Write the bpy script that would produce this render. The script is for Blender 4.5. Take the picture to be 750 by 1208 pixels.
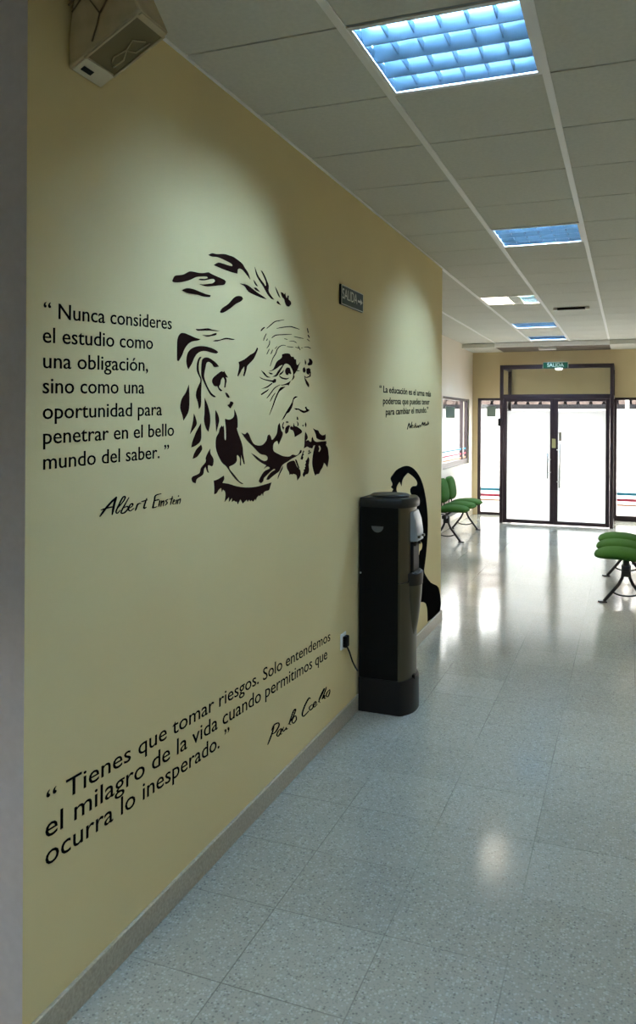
import bpy, bmesh, math, random
from math import pi, sin, cos, radians as R
from mathutils import Vector, Matrix
from mathutils.geometry import tessellate_polygon

random.seed(7)
S = bpy.context.scene
for o in list(bpy.data.objects):
    bpy.data.objects.remove(o)
COL = S.collection

# ------------------------------------------------------------------ camera
CAM_H, YAW, ROLL, FPX, HORIZON = 1.72, 0.371, 0.0055, 940.0, 494.5
cs, sn, cr, sr = cos(YAW), sin(YAW), cos(ROLL), sin(ROLL)
right = Vector((cs, sn, 0)); fwd = Vector((-sn, cs, 0)); up = Vector((0, 0, 1))
c_r = right * cr + up * sr
c_u = up * cr - right * sr
M = Matrix((c_r, c_u, -fwd)).transposed().to_4x4()
M.translation = (0, 0, CAM_H)
cd = bpy.data.cameras.new('camera')
cam = bpy.data.objects.new('camera', cd); COL.objects.link(cam)
cam.matrix_world = M
cd.sensor_fit = 'VERTICAL'; cd.sensor_height = 36; cd.lens = FPX / 1208 * 36
cd.shift_y = -(604 - HORIZON) / 1208
cd.clip_start = 0.05
S.camera = cam

# ------------------------------------------------------------------ world, exposure
TUBE = 275.0
WARM = 200.0       # fluorescent tubes
SKY = 18.5
w = bpy.data.worlds.new('overcast_sky'); S.world = w; w.use_nodes = True
bg = w.node_tree.nodes['Background']
bg.inputs[0].default_value = (1.0, 0.97, 0.96, 1); bg.inputs[1].default_value = SKY
vs = S.view_settings
vs.view_transform = 'Standard'; vs.look = 'None'; vs.exposure = 0.0; vs.gamma = 1.0
vs.use_curve_mapping = False
S.cycles.use_denoising = True
S.cycles.max_bounces = 10; S.cycles.diffuse_bounces = 6; S.cycles.glossy_bounces = 4
S.cycles.transmission_bounces = 6; S.cycles.transparent_max_bounces = 12
S.cycles.sample_clamp_indirect = 6.0
S.cycles.caustics_reflective = False; S.cycles.caustics_refractive = False


def portal(name, loc, rot, sx, sy):
    l = bpy.data.lights.new(name, 'AREA'); l.shape = 'RECTANGLE'; l.size = sx; l.size_y = sy
    o = bpy.data.objects.new(name, l); COL.objects.link(o)
    o.location = loc; o.rotation_euler = rot
    l.cycles.is_portal = True


portal('window_daylight', (0.2, 14.72, 1.06), (R(-90), 0, 0), 5.5, 2.1)
portal('window_daylight.001', (-2.76, 13.18, 1.52), (0, R(-90), 0), 1.12, 2.1)

# ------------------------------------------------------------------ materials


def mat(name, col, rough=0.6, metal=0.0, emit=None, estr=0.0, coat=0.0, spec=0.5):
    m = bpy.data.materials.new(name); m.use_nodes = True
    p = m.node_tree.nodes['Principled BSDF']
    p.inputs['Base Color'].default_value = (*col, 1)
    p.inputs['Roughness'].default_value = rough
    p.inputs['Metallic'].default_value = metal
    p.inputs['Specular IOR Level'].default_value = spec
    if coat:
        p.inputs['Coat Weight'].default_value = coat; p.inputs['Coat Roughness'].default_value = 0.1
    if emit:
        p.inputs['Emission Color'].default_value = (*emit, 1)
        p.inputs['Emission Strength'].default_value = estr
    return m


def noisy(m, scale, c1, c2, bump=0.0, detail=4.0, bscale=None):
    """vary the base colour a little between c1 and c2 with noise, optional bump"""
    nt = m.node_tree; p = nt.nodes['Principled BSDF']
    tc = nt.nodes.new('ShaderNodeTexCoord')
    n = nt.nodes.new('ShaderNodeTexNoise'); n.inputs['Scale'].default_value = scale; n.inputs['Detail'].default_value = detail
    nt.links.new(tc.outputs['Object'], n.inputs['Vector'])
    r = nt.nodes.new('ShaderNodeValToRGB')
    r.color_ramp.elements[0].position = 0.3; r.color_ramp.elements[1].position = 0.7
    r.color_ramp.elements[0].color = (*c1, 1); r.color_ramp.elements[1].color = (*c2, 1)
    nt.links.new(n.outputs['Fac'], r.inputs['Fac'])
    nt.links.new(r.outputs['Color'], p.inputs['Base Color'])
    if bump:
        n2 = nt.nodes.new('ShaderNodeTexNoise'); n2.inputs['Scale'].default_value = bscale or scale * 8
        nt.links.new(tc.outputs['Object'], n2.inputs['Vector'])
        b = nt.nodes.new('ShaderNodeBump'); b.inputs['Strength'].default_value = bump; b.inputs['Distance'].default_value = 0.002
        nt.links.new(n2.outputs['Fac'], b.inputs['Height'])
        nt.links.new(b.outputs['Normal'], p.inputs['Normal'])
    return m


MT = {}
MT['cream'] = noisy(mat('cream_paint', (.7, .6, .36), .75, spec=.25), 1.3, (.66, .55, .285), (.70, .59, .31), .12, 3, 220)
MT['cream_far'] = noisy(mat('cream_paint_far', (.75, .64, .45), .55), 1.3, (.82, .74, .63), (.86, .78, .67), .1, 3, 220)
MT['cream_back'] = noisy(mat('cream_paint_back', (.7, .6, .36), .7, spec=.25), 1.3, (.64, .52, .31), (.68, .56, .34), .1, 3, 220)
MT['grey_paint'] = noisy(mat('grey_paint', (.3, .3, .315), .7), 40, (.52, .495, .505), (.56, .535, .545), .1)
MT['white_paint'] = mat('white_paint', (.75, .74, .7), .6)
MT['tile'] = noisy(mat('ceiling_tile_board', (.6, .6, .54), .85), 60, (.57, .575, .52), (.63, .63, .57), .25, 5, 400)
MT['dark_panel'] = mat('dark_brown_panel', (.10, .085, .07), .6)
MT['tee'] = mat('white_metal_tee', (.85, .85, .84), .4)
MT['void'] = mat('dark_void', (.06, .055, .045), .9)
MT['skirt'] = noisy(mat('beige_stone_skirting', (.42, .38, .28), .35), 90, (.30, .27, .20), (.44, .40, .30))
MT['vinyl_brown'] = mat('dark_brown_vinyl', (.016, .0075, .006), .9, spec=0)
MT['vinyl_black'] = mat('black_vinyl', (.004, .004, .004), .9, spec=0)
MT['bronze'] = mat('dark_bronze_aluminium', (.030, .018, .022), .35, .3)
MT['steel'] = mat('brushed_steel', (.55, .55, .55), .3, 1)
MT['green_fabric'] = noisy(mat('green_fabric', (.03, .09, .015), .9, spec=.1), 180, (.026, .085, .012), (.04, .115, .018), .4, 3, 600)
MT['black_metal'] = mat('black_painted_steel', (.012, .012, .014), .35)
MT['black_plastic'] = mat('black_plastic', (.004, .0036, .0033), .5, spec=.12)
MT['plinth'] = mat('dark_brown_black_plastic', (.0075, .0062, .0055), .45, spec=.2)
MT['grip'] = mat('grip_grey', (.10, .11, .105), .4)
MT['dark_plastic'] = mat('charcoal_plastic', (.016, .014, .012), .4, spec=.2)
MT['silver_plastic'] = mat('dark_silver_plastic', (.075, .068, .045), .3, .7)
MT['grey_plastic'] = mat('light_grey_plastic', (.27, .29, .295), .3)
MT['white_plastic'] = mat('white_plastic', (.8, .8, .78), .35)
MT['ivory'] = noisy(mat('aged_ivory_plastic', (.5, .42, .25), .55), 12, (.40, .33, .19), (.54, .46, .28))
MT['ivory_light'] = mat('pale_plate', (.62, .58, .44), .5)
MT['brown_cord'] = mat('brown_cord', (.15, .115, .06), .6)
MT['grille'] = mat('olive_grille_cloth', (.14, .115, .05), .8)
MT['sign_green'] = mat('sign_green', (.004, .045, .018), .5, spec=.15)
MT['sign_dark_green'] = mat('sign_dark_green', (.006, .03, .016), .5, spec=.15)
MT['sign_white'] = mat('sign_lettering_white', (.7, .72, .62), .5)
MT['blade'] = mat('louvre_aluminium', (.10, .17, .225), .28, .88)
MT['housing'] = mat('luminaire_white_enamel', (.7, .85, .95), .4)
MT['olive_cover'] = mat('olive_lamp_cover', (.33, .38, .25), .4)
MT['tube'] = mat('fluorescent_tube', (.9, .95, 1), .4, emit=(.51, .78, 1.12), estr=TUBE)
MT['tube_fill'] = mat('warm_fill_tube', (.95, .92, .85), .4, emit=(1.0, .82, .5), estr=WARM)
MT['tube_bright'] = mat('bright_white_tube', (.95, .95, .9), .4, emit=(1.0, .93, .8), estr=WARM * 8)
MT['lit_diffuser'] = mat('lit_lamp_diffuser', (.9, .88, .82), .5, emit=(1.0, .88, .68), estr=6.0)
MT['ext_white'] = noisy(mat('exterior_white_render', (.8, .79, .77), .8), 2, (.78, .77, .75), (.84, .83, .81))
MT['ext_pave'] = noisy(mat('exterior_pale_paving', (.6, .57, .55), .8), 3, (.20, .185, .18), (.25, .235, .23))
MT['ext_roof'] = noisy(mat('pale_roof_tile', (.1, .07, .06), .8), 5, (.05, .035, .03), (.12, .09, .08))
MT['roof_gap'] = mat('dark_roof_underlay', (.003, .0025, .003), .9, spec=0)
MT['gutter'] = mat('dark_grey_gutter', (.008, .008, .0095), .6, spec=.1)
MT['blue_film'] = mat('blue_stripe_film', (.05, .35, .55), .5)
MT['red_film'] = mat('pink_red_stripe_film', (.65, .06, .12), .5)
MT['orange_film'] = mat('pale_orange_stripe_film', (.75, .35, .2), .5)
MT['notice'] = None
MT['yellow_plate'] = mat('dull_yellow_plate', (.3, .27, .12), .5)
MT['glow_dome'] = mat('white_lamp_dome', (.9, .92, .9), .3, emit=(.9, 1, .95), estr=1.5)


def glass_mat():
    m = bpy.data.materials.new('clear_window_glass'); m.use_nodes = True
    nt = m.node_tree; nt.nodes.clear()
    out = nt.nodes.new('ShaderNodeOutputMaterial')
    mix = nt.nodes.new('ShaderNodeMixShader'); tr = nt.nodes.new('ShaderNodeBsdfTransparent')
    gl = nt.nodes.new('ShaderNodeBsdfGlossy'); gl.inputs['Roughness'].default_value = .02
    lw = nt.nodes.new('ShaderNodeLayerWeight'); lw.inputs['Blend'].default_value = .5
    pw = nt.nodes.new('ShaderNodeMath'); pw.operation = 'POWER'; pw.inputs[1].default_value = 5
    fr = nt.nodes.new('ShaderNodeMath'); fr.operation = 'MULTIPLY_ADD'; fr.inputs[1].default_value = .7; fr.inputs[2].default_value = .03
    nt.links.new(lw.outputs['Facing'], pw.inputs[0]); nt.links.new(pw.outputs[0], fr.inputs[0])
    tr.inputs['Color'].default_value = (.93, .95, .94, 1)
    nt.links.new(fr.outputs[0], mix.inputs[0]); nt.links.new(tr.outputs[0], mix.inputs[1]); nt.links.new(gl.outputs[0], mix.inputs[2])
    nt.links.new(mix.outputs[0], out.inputs[0])
    return m


def frosted_mat():
    m = bpy.data.materials.new('frosted_glass_film'); m.use_nodes = True
    nt = m.node_tree; nt.nodes.clear()
    out = nt.nodes.new('ShaderNodeOutputMaterial')
    mix = nt.nodes.new('ShaderNodeMixShader'); mix.inputs[0].default_value = .12
    tl = nt.nodes.new('ShaderNodeBsdfTranslucent'); tl.inputs['Color'].default_value = (.93, .94, .95, 1)
    df = nt.nodes.new('ShaderNodeBsdfDiffuse'); df.inputs['Color'].default_value = (.85, .86, .88, 1)
    nt.links.new(tl.outputs[0], mix.inputs[1]); nt.links.new(df.outputs[0], mix.inputs[2])
    nt.links.new(mix.outputs[0], out.inputs[0])
    return m


MT['notice'] = frosted_mat()
MT['notice'].name = 'grey_green_paper'
for n_ in MT['notice'].node_tree.nodes:
    if n_.type == 'BSDF_TRANSLUCENT': n_.inputs[0].default_value = (.055, .075, .06, 1)
    if n_.type == 'BSDF_DIFFUSE': n_.inputs[0].default_value = (.36, .44, .38, 1)
    if n_.type == 'MIX_SHADER': n_.inputs[0].default_value = .4
MT['glass'] = glass_mat(); MT['frost'] = frosted_mat()


def floor_mat():
    m = mat('polished_terrazzo', (.4, .45, .43), .16)
    nt = m.node_tree; p = nt.nodes['Principled BSDF']; L = nt.links.new
    tc = nt.nodes.new('ShaderNodeTexCoord')

    def math_(op, a=None, b=None):
        n = nt.nodes.new('ShaderNodeMath'); n.operation = op
        for i, v in ((0, a), (1, b)):
            if v is None: continue
            if isinstance(v, (int, float)): n.inputs[i].default_value = v
            else: L(v, n.inputs[i])
        return n.outputs[0]

    def ramp(fac, stops):
        r = nt.nodes.new('ShaderNodeValToRGB')
        while len(r.color_ramp.elements) < len(stops): r.color_ramp.elements.new(.5)
        for e, (pos, c) in zip(r.color_ramp.elements, stops):
            e.position = pos; e.color = (*c, 1)
        L(fac, r.inputs[0]); return r.outputs[0]

    def mixc(fac, a, b):
        n = nt.nodes.new('ShaderNodeMix'); n.data_type = 'RGBA'
        L(fac, n.inputs[0])
        for i, v in ((6, a), (7, b)):
            if isinstance(v, tuple): n.inputs[i].default_value = (*v, 1)
            else: L(v, n.inputs[i])
        return n.outputs[2]
    sep = nt.nodes.new('ShaderNodeSeparateXYZ'); L(tc.outputs['Object'], sep.inputs[0])
    # tile id for slight tone differences
    def cell(sock, off):
        return math_('DIVIDE', math_('SUBTRACT', sock, off), .4)
    cx, cy = cell(sep.outputs[0], -1.148), cell(sep.outputs[1], 3.36)
    fx, fy = math_('FLOOR', cx), math_('FLOOR', cy)
    comb = nt.nodes.new('ShaderNodeCombineXYZ'); L(fx, comb.inputs[0]); L(fy, comb.inputs[1])
    wn = nt.nodes.new('ShaderNodeTexWhiteNoise'); wn.noise_dimensions = '2D'; L(comb.outputs[0], wn.inputs['Vector'])
    tone = ramp(wn.outputs['Value'], [(0, (.30, .303, .26)), (1, (.335, .34, .293))])
    # speckles
    v1 = nt.nodes.new('ShaderNodeTexVoronoi'); v1.inputs['Scale'].default_value = 105; L(tc.outputs['Object'], v1.inputs['Vector'])
    r1 = nt.nodes.new('ShaderNodeSeparateColor'); L(v1.outputs['Color'], r1.inputs[0])
    dark = math_('MULTIPLY', math_('LESS_THAN', r1.outputs[0], .15), math_('LESS_THAN', v1.outputs['Distance'], .42))
    lite = math_('MULTIPLY', math_('GREATER_THAN', r1.outputs[0], .72), math_('LESS_THAN', v1.outputs['Distance'], .5))
    v2 = nt.nodes.new('ShaderNodeTexVoronoi'); v2.inputs['Scale'].default_value = 190; L(tc.outputs['Object'], v2.inputs['Vector'])
    r2 = nt.nodes.new('ShaderNodeSeparateColor'); L(v2.outputs['Color'], r2.inputs[0])
    dark2 = math_('LESS_THAN', r2.outputs[1], .2)
    c = mixc(math_('MULTIPLY', dark2, .35), tone, (.16, .18, .17))
    c = mixc(math_('MULTIPLY', lite, .28), c, (.56, .60, .57))
    c = mixc(math_('MULTIPLY', dark, .5), c, (.10, .105, .10))
    # joints
    def joint(cell_):
        f = math_('FRACT', cell_)
        d = math_('MINIMUM', f, math_('SUBTRACT', 1.0, f))
        return math_('LESS_THAN', d, .0055)
    j = math_('MAXIMUM', joint(cx), joint(cy))
    n = nt.nodes.new('ShaderNodeTexNoise'); n.inputs['Scale'].default_value = 1.1; L(tc.outputs['Object'], n.inputs['Vector'])
    jf = math_('MULTIPLY', j, ramp(n.outputs['Fac'], [(.42, (.12, .12, .12)), (.62, (.6, .6, .6))]))
    c = mixc(jf, c, (.10, .10, .085))
    L(c, p.inputs['Base Color'])
    nr = nt.nodes.new('ShaderNodeTexNoise'); nr.inputs['Scale'].default_value = 2.2; L(tc.outputs['Object'], nr.inputs['Vector'])
    L(ramp(nr.outputs['Fac'], [(.3, (.10, .10, .10)), (.7, (.16, .16, .16))]), p.inputs['Roughness'])
    nb = nt.nodes.new('ShaderNodeTexNoise'); nb.inputs['Scale'].default_value = 6; L(tc.outputs['Object'], nb.inputs['Vector'])
    b = nt.nodes.new('ShaderNodeBump'); b.inputs['Strength'].default_value = .06; b.inputs['Distance'].default_value = .004
    L(nb.outputs['Fac'], b.inputs['Height']); L(b.outputs['Normal'], p.inputs['Normal'])
    return m


MT['terrazzo'] = floor_mat()

# ------------------------------------------------------------------ mesh helpers


class MB:
    """collects shapes and links them as one mesh object"""
    def __init__(s):
        s.bm = bmesh.new()

    def box(s, x0, x1, y0, y1, z0, z1, bevel=0.0, seg=2):
        vs_ = [s.bm.verts.new((x, y, z)) for z in (z0, z1) for x, y in ((x0, y0), (x1, y0), (x1, y1), (x0, y1))]
        fs = [s.bm.faces.new([vs_[i] for i in f]) for f in ((3, 2, 1, 0), (4, 5, 6, 7), (0, 1, 5, 4), (1, 2, 6, 5), (2, 3, 7, 6), (3, 0, 4, 7))]
        if bevel:
            es = list({e for f in fs for e in f.edges})
            bmesh.ops.bevel(s.bm, geom=es, offset=bevel, segments=seg, affect='EDGES', profile=.5)
        return s

    def prism(s, pts, axis, a, b, bevel=0.0, seg=2):
        """polygon in the plane normal to axis, extruded from a to b"""
        def v3(p, t):
            return {'x': (t, p[0], p[1]), 'y': (p[0], t, p[1]), 'z': (p[0], p[1], t)}[axis]
        n = len(pts)
        lo = [s.bm.verts.new(v3(p, a)) for p in pts]; hi = [s.bm.verts.new(v3(p, b)) for p in pts]
        fs = [s.bm.faces.new([lo[i], lo[(i + 1) % n], hi[(i + 1) % n], hi[i]]) for i in range(n)]
        fs += [s.bm.faces.new(lo[::-1]), s.bm.faces.new(hi)]
        bmesh.ops.recalc_face_normals(s.bm, faces=fs)
        if bevel:
            es = list({e for f in fs[-2:] for e in f.edges})
            bmesh.ops.bevel(s.bm, geom=es, offset=bevel, segments=seg, affect='EDGES', profile=.5)
        return s

    def tube(s, path, r, n=10, cap=True):
        path = [Vector(p) for p in path]
        rs = r if isinstance(r, (list, tuple)) else [r] * len(path)
        rings = []; prev = None
        for i, p in enumerate(path):
            t = (path[min(i + 1, len(path) - 1)] - path[max(i - 1, 0)]).normalized()
            if prev is None:
                a = Vector((0, 0, 1)) if abs(t.z) < .9 else Vector((1, 0, 0))
                u = t.cross(a).normalized()
            else:
                u = (prev - t * prev.dot(t)).normalized()
            prev = u; v = t.cross(u)
            rings.append([s.bm.verts.new(p + (u * cos(2 * pi * k / n) + v * sin(2 * pi * k / n)) * rs[i]) for k in range(n)])
        fs = []
        for a, b in zip(rings, rings[1:]):
            for k in range(n):
                fs.append(s.bm.faces.new([a[k], a[(k + 1) % n], b[(k + 1) % n], b[k]]))
        for f in fs: f.smooth = True
        if cap:
            s.bm.faces.new(rings[0][::-1]); s.bm.faces.new(rings[-1])
        return s

    def lathe(s, prof, centre=(0, 0, 0), axis='z', n=24):
        rings = []
        for r, h in prof:
            ring = []
            for k in range(n):
                a = 2 * pi * k / n; p = (r * cos(a), r * sin(a), h)
                if axis == 'y': p = (p[0], h, p[1])
                if axis == 'x': p = (h, p[0], p[1])
                ring.append(s.bm.verts.new(Vector(p) + Vector(centre)))
            rings.append(ring)
        fs = []
        for a, b in zip(rings, rings[1:]):
            for k in range(n):
                f = s.bm.faces.new([a[k], a[(k + 1) % n], b[(k + 1) % n], b[k]]); f.smooth = True; fs.append(f)
        fs.append(s.bm.faces.new(rings[0][::-1])); fs.append(s.bm.faces.new(rings[-1]))
        bmesh.ops.recalc_face_normals(s.bm, faces=fs)
        return s

    def build(s, name, m, parent=None, smooth=False):
        me = bpy.data.meshes.new(name)
        if smooth:
            for f in s.bm.faces: f.smooth = True
        s.bm.to_mesh(me); s.bm.free()
        me.materials.append(m if not isinstance(m, str) else MT[m])
        o = bpy.data.objects.new(name, me); COL.objects.link(o)
        if parent is not None: o.parent = parent
        return o


def smooth_by_angle(o, ang=35):
    me = o.data
    for p in me.polygons: p.use_smooth = True
    bm = bmesh.new(); bm.from_mesh(me)
    for e in bm.edges:
        if len(e.link_faces) == 2 and e.calc_face_angle(0) > R(ang): e.smooth = False
    bm.to_mesh(me); bm.free()
    return o


def thing(name, label, cat, loc=(0, 0, 0), rotz=0.0, group=None):
    o = bpy.data.objects.new(name, None); COL.objects.link(o)
    o.empty_display_size = .1
    o.location = loc; o.rotation_euler = (0, 0, rotz)
    return tag(o, label, cat, group)


def tag(o, label, cat, group=None):
    o['label'] = label; o['category'] = cat
    if group: o['group'] = group
    return o


def struct(o):
    o['kind'] = 'structure'
    return o


def sempty(name):
    o = bpy.data.objects.new(name, None); COL.objects.link(o); o.empty_display_size = .1
    return struct(o)


def copy_tree(o, parent=None):
    c = o.copy(); COL.objects.link(c)
    if parent is not None: c.parent = parent
    for ch in list(o.children): copy_tree(ch, c)
    return c


# ------------------------------------------------------------------ the setting
CEIL, WX, FARX, BACKY = 3.02, -1.49, -2.65, 14.6
WY0, WY1 = 1.69, 6.75
RX, NX, NY = 3.3, -3.9, -2.4

struct(MB().box(NX - .15, RX + .15, NY - .15, BACKY + .15, -.12, 0).build('floor', 'terrazzo'))
struct(MB().box(WX - .15, WX, WY0 + .0006, WY1, 0, CEIL).build('wall_left', 'cream'))
struct(MB().box(NX - .15, WX - .0008, WY0, WY0 + .15, 0, CEIL).build('wall_left_return', 'grey_paint'))
struct(MB().box(FARX - .15, WX - .15, WY1 - .15, WY1, 0, CEIL).build('wall_left_jog', 'cream_far'))
WIN_Y0, WIN_Y1, WIN_Z0, WIN_Z1 = 12.1, 14.27, .95, 2.09
b = MB()
b.box(FARX - .15, FARX, WY1, WIN_Y0, 0, CEIL).box(FARX - .15, FARX, WIN_Y1, BACKY, 0, CEIL)
b.box(FARX - .15, FARX, WIN_Y0, WIN_Y1, 0, WIN_Z0).box(FARX - .15, FARX, WIN_Y0, WIN_Y1, WIN_Z1, CEIL)
struct(b.build('wall_far_left', 'cream_far'))
HEAD, BX0, BX1 = 2.12, -2.56, 3.0
b = MB()
b.box(FARX - .15, BX0, BACKY, BACKY + .15, 0, CEIL).box(BX1, RX + .15, BACKY, BACKY + .15, 0, CEIL)
b.box(BX0, BX1, BACKY, BACKY + .15, HEAD, CEIL)
struct(b.build('wall_back', 'cream_back'))
struct(MB().box(RX, RX + .15, NY, BACKY, 0, CEIL).build('wall_right', 'cream_far'))
struct(MB().box(NX - .15, RX + .15, NY - .15, NY, 0, CEIL).build('wall_near', 'cream_far'))
struct(MB().box(NX - .15, NX, NY, WY0, 0, CEIL).build('wall_near_left', 'cream_far'))


def skirting(name, x0, x1, y0, y1):
    struct(MB().box(x0, x1, y0, y1, 0, .09, .003, 2).build(name, 'skirt'))


skirting('baseboard_left', WX, WX + .014, WY0 - .014, WY1 + .014)
skirting('baseboard_left_return', NX, WX, WY0 - .014, WY0)
skirting('baseboard_far_left', FARX, FARX + .014, WY1, BACKY)
skirting('baseboard_right', RX - .014, RX, NY, BACKY)

# ceiling: tiles on a 0.6 m grid, white tees along the corridor, dark narrow joints across it
TX0, TY0, T = -0.892, 2.488, 0.6
lights = [(0, 0), (0, 5), (-1, 10), (-1, 14), (-1, 17), (4, 1), (4, 7), (0, -5), (-2, -5)]
b = MB()
i0, i1 = int(math.floor((NX - TX0) / T)), int(math.ceil((RX - TX0) / T))
j0, j1 = int(math.floor((NY - TY0) / T)), int(math.ceil((BACKY - TY0) / T))
for i in range(i0, i1):
    for j in range(j0, j1):
        if (i, j) in lights: continue
        x0, x1 = max(TX0 + i * T + .004, NX), min(TX0 + (i + 1) * T - .004, RX)
        y0, y1 = max(TY0 + j * T + .005, NY), min(TY0 + (j + 1) * T - .005, BACKY)
        if x1 - x0 < .02 or y1 - y0 < .02: continue
        b.box(x0, x1, y0, y1, CEIL, CEIL + .018)
b.box(NX - .15, RX + .15, NY - .15, BACKY + .15, CEIL + .16, CEIL + .2)
o = struct(b.build('ceiling', 'tile'))
SOF_Y, SOF_Z = 13.57, 2.945
b = MB()
b.box(FARX, -2.10, SOF_Y, BACKY, SOF_Z, CEIL - .007).box(-.28, RX, SOF_Y, BACKY, SOF_Z, CEIL - .007)
struct(b.build('trim_3', 'tile'))
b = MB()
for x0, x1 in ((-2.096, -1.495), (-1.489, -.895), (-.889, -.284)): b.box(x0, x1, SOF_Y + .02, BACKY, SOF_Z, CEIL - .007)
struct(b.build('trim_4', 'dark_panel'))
struct(MB().box(-2.1, -.28, SOF_Y - .005, SOF_Y + .019, SOF_Z - .004, CEIL - .007).build('trim_5', 'tee'))
b = MB()
for i in range(i0, i1 + 1):
    x = TX0 + i * T
    if not NX < x < RX: continue
    y0 = NY
    if NX < x < WX - .02: y0 = NY
    b.box(x - .014, x + .014, y0, BACKY, CEIL - .006, CEIL + .004)
struct(b.build('trim_1', 'tee'))
b = MB()
for j in range(j0, j1 + 1):
    y = TY0 + j * T
    b.box(NX, RX, y - .012, y + .012, CEIL + .010, CEIL + .016)
struct(b.build('trim_2', 'void'))

# ------------------------------------------------------------------ glazed entrance
DY = 13.55


def frame_rect(b, axis, t0, t1, u0, u1, z0, z1, wl, wr, wb, wt):
    """rectangular frame; axis 'y' = lies in a plane of constant y (u = x)"""
    def bx(ua, ub, za, zb):
        if axis == 'y': b.box(ua, ub, t0, t1, za, zb, .004, 1)
        else: b.box(t0, t1, ua, ub, za, zb, .004, 1)
    bx(u0, u0 + wl, z0, z1); bx(u1 - wr, u1, z0, z1)
    bx(u0 + wl, u1 - wr, z0, z0 + wb); bx(u0 + wl, u1 - wr, z1 - wt, z1)


d1 = sempty('door_1')
X0, X1 = -2.005, -0.215
b = MB()
b.box(X0, X0 + .055, DY, DY + .06, 0, 2.64, .004, 1).box(X1 - .055, X1, DY, DY + .06, 0, 2.64, .004, 1)
b.box(X0 + .055, X1 - .055, DY, DY + .06, 2.57, 2.64, .004, 1).box(X0 + .055, X1 - .055, DY, DY + .06, 2.075, 2.15, .004, 1)
# side frames of the lobby running back to the wall
for x0 in (X0, X1 - .055):
    b.box(x0, x0 + .055, DY + .06, BACKY - .005, 2.59, 2.64).box(x0, x0 + .055, DY + .06, BACKY - .005, 2.09, 2.14)
    b.box(x0, x0 + .055, DY + .06, BACKY - .005, 0, .05)
    b.box(x0, x0 + .055, BACKY - .065, BACKY - .005, 0, 2.64, .004, 1)
b.build('door_frame', 'bronze', d1)
MB().box(X0 + .055, X1 - .055, DY + .026, DY + .034, 2.15, 2.57).build('transom_pane', 'glass', d1)
for x0 in (X0, X1 - .055):
    MB().box(x0 + .024, x0 + .031, DY + .06, BACKY - .065, .05, 2.09).build('side_pane', 'glass', d1)
MB().box(X0 - .03, X0 + .012, DY - .018, DY + .03, 1.62, 1.75, .004, 1).build('contact_box', 'black_plastic', d1)
XM = -1.13
for k, (xa, xb) in enumerate(((X0 + .057, XM - .0004), (XM + .0004, X1 - .057))):
    b = MB(); frame_rect(b, 'y', DY + .008, DY + .052, xa, xb, .012, 2.074, .062, .062, .06, .045)
    leaf = b.build('door_leaf', 'bronze', d1)
    MB().box(xa + .062, xb - .062, DY + .028, DY + .034, .072, 2.027).build('pane', 'glass', leaf)
    MB().box(xa + .063, xb - .063, DY + .0215, DY + .0275, .074, 1.875).build('frosted_film', 'frost', leaf)
    b = MB()
    if k == 0:
        hx, za, zb = xb - .095, .77, 1.18
    else:
        hx, za, zb = xa + .095, .62, 1.34
    b.tube([(hx, DY - .06, za), (hx, DY - .06, zb)], .016, 12)
    for z in (za + .1, zb - .1):
        b.tube([(hx, DY - .06, z), (hx, DY + .015, z)], .010, 8)
        b.tube([(hx, DY - .012, z), (hx + (.05 if k == 0 else -.05), DY - .012, z)], .008, 8)
    b.build('pull_handle', 'steel', leaf)
    if k == 1:
        MB().box(hx - .026, hx + .026, DY - .022, DY + .02, 1.385, 1.53, .008, 2).build('lock_case', 'steel', leaf)
    else:
        MB().box(xb - .028, xb + .03, DY - .002, DY + .007, 1.27, 1.42, .002, 1).build('push_plate', 'yellow_plate', leaf)


def glazing(name, axis, t, u0, u1, z0, z1, mull=(), fw=.055, fb=.05):
    wn = sempty(name)
    b = MB(); frame_rect(b, axis, t, t + .06, u0, u1, z0, z1, fw, fw, fb, .045)
    for m in mull:
        if axis == 'y': b.box(m - .025, m + .025, t, t + .06, z0 + fb, z1 - .045)
        else: b.box(t, t + .06, m - .025, m + .025, z0 + fb, z1 - .045)
    b.build('window_frame', 'bronze', wn)
    b = MB()
    if axis == 'y': b.box(u0 + fw, u1 - fw, t + .03, t + .036, z0 + fb, z1 - .045)
    else: b.box(t + .03, t + .036, u0 + fw, u1 - fw, z0 + fb, z1 - .045)
    b.build('window_pane', 'glass', wn)
    return wn


def stripes(wn, axis, t, u0, u1, zs):
    for z, h, m in zs:
        b = MB()
        if axis == 'y': b.box(u0, u1, t, t + .002, z, z + h)
        else: b.box(t, t + .002, u0, u1, z, z + h)
        b.build('stripe_film', m, wn)


ZS = [(.44, .045, 'blue_film'), (.335, .045, 'red_film'), (.255, .028, 'orange_film')]
w1 = glazing('window_1', 'y', BACKY + .03, BX0, X0 + .02, 0, HEAD)
stripes(w1, 'y', BACKY + .056, BX0 + .056, X0 - .04, ZS)
w2 = glazing('window_2', 'y', BACKY + .03, X1 - .02, BX1, 0, HEAD, mull=(1.4,), fb=.09)
stripes(w2, 'y', BACKY + .056, X1 + .04, BX1 - .056, ZS)
w3 = glazing('window_3', 'x', FARX - .08, WIN_Y0, WIN_Y1, WIN_Z0, WIN_Z1, mull=(13.8,), fw=.075, fb=.09)
stripes(w3, 'x', FARX - .043, WIN_Y0 + .08, WIN_Y1 - .08, [(1.20, .03, 'blue_film'), (1.12, .03, 'red_film'), (1.05, .03, 'orange_film')])
tag(MB().box(-2.40, -2.24, BACKY + .053, BACKY + .056, 1.78, 1.97).build('glass_notice', 'notice'),
    'square grey green notice stuck high on the narrow window left of the glass doors', 'notice')
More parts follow.
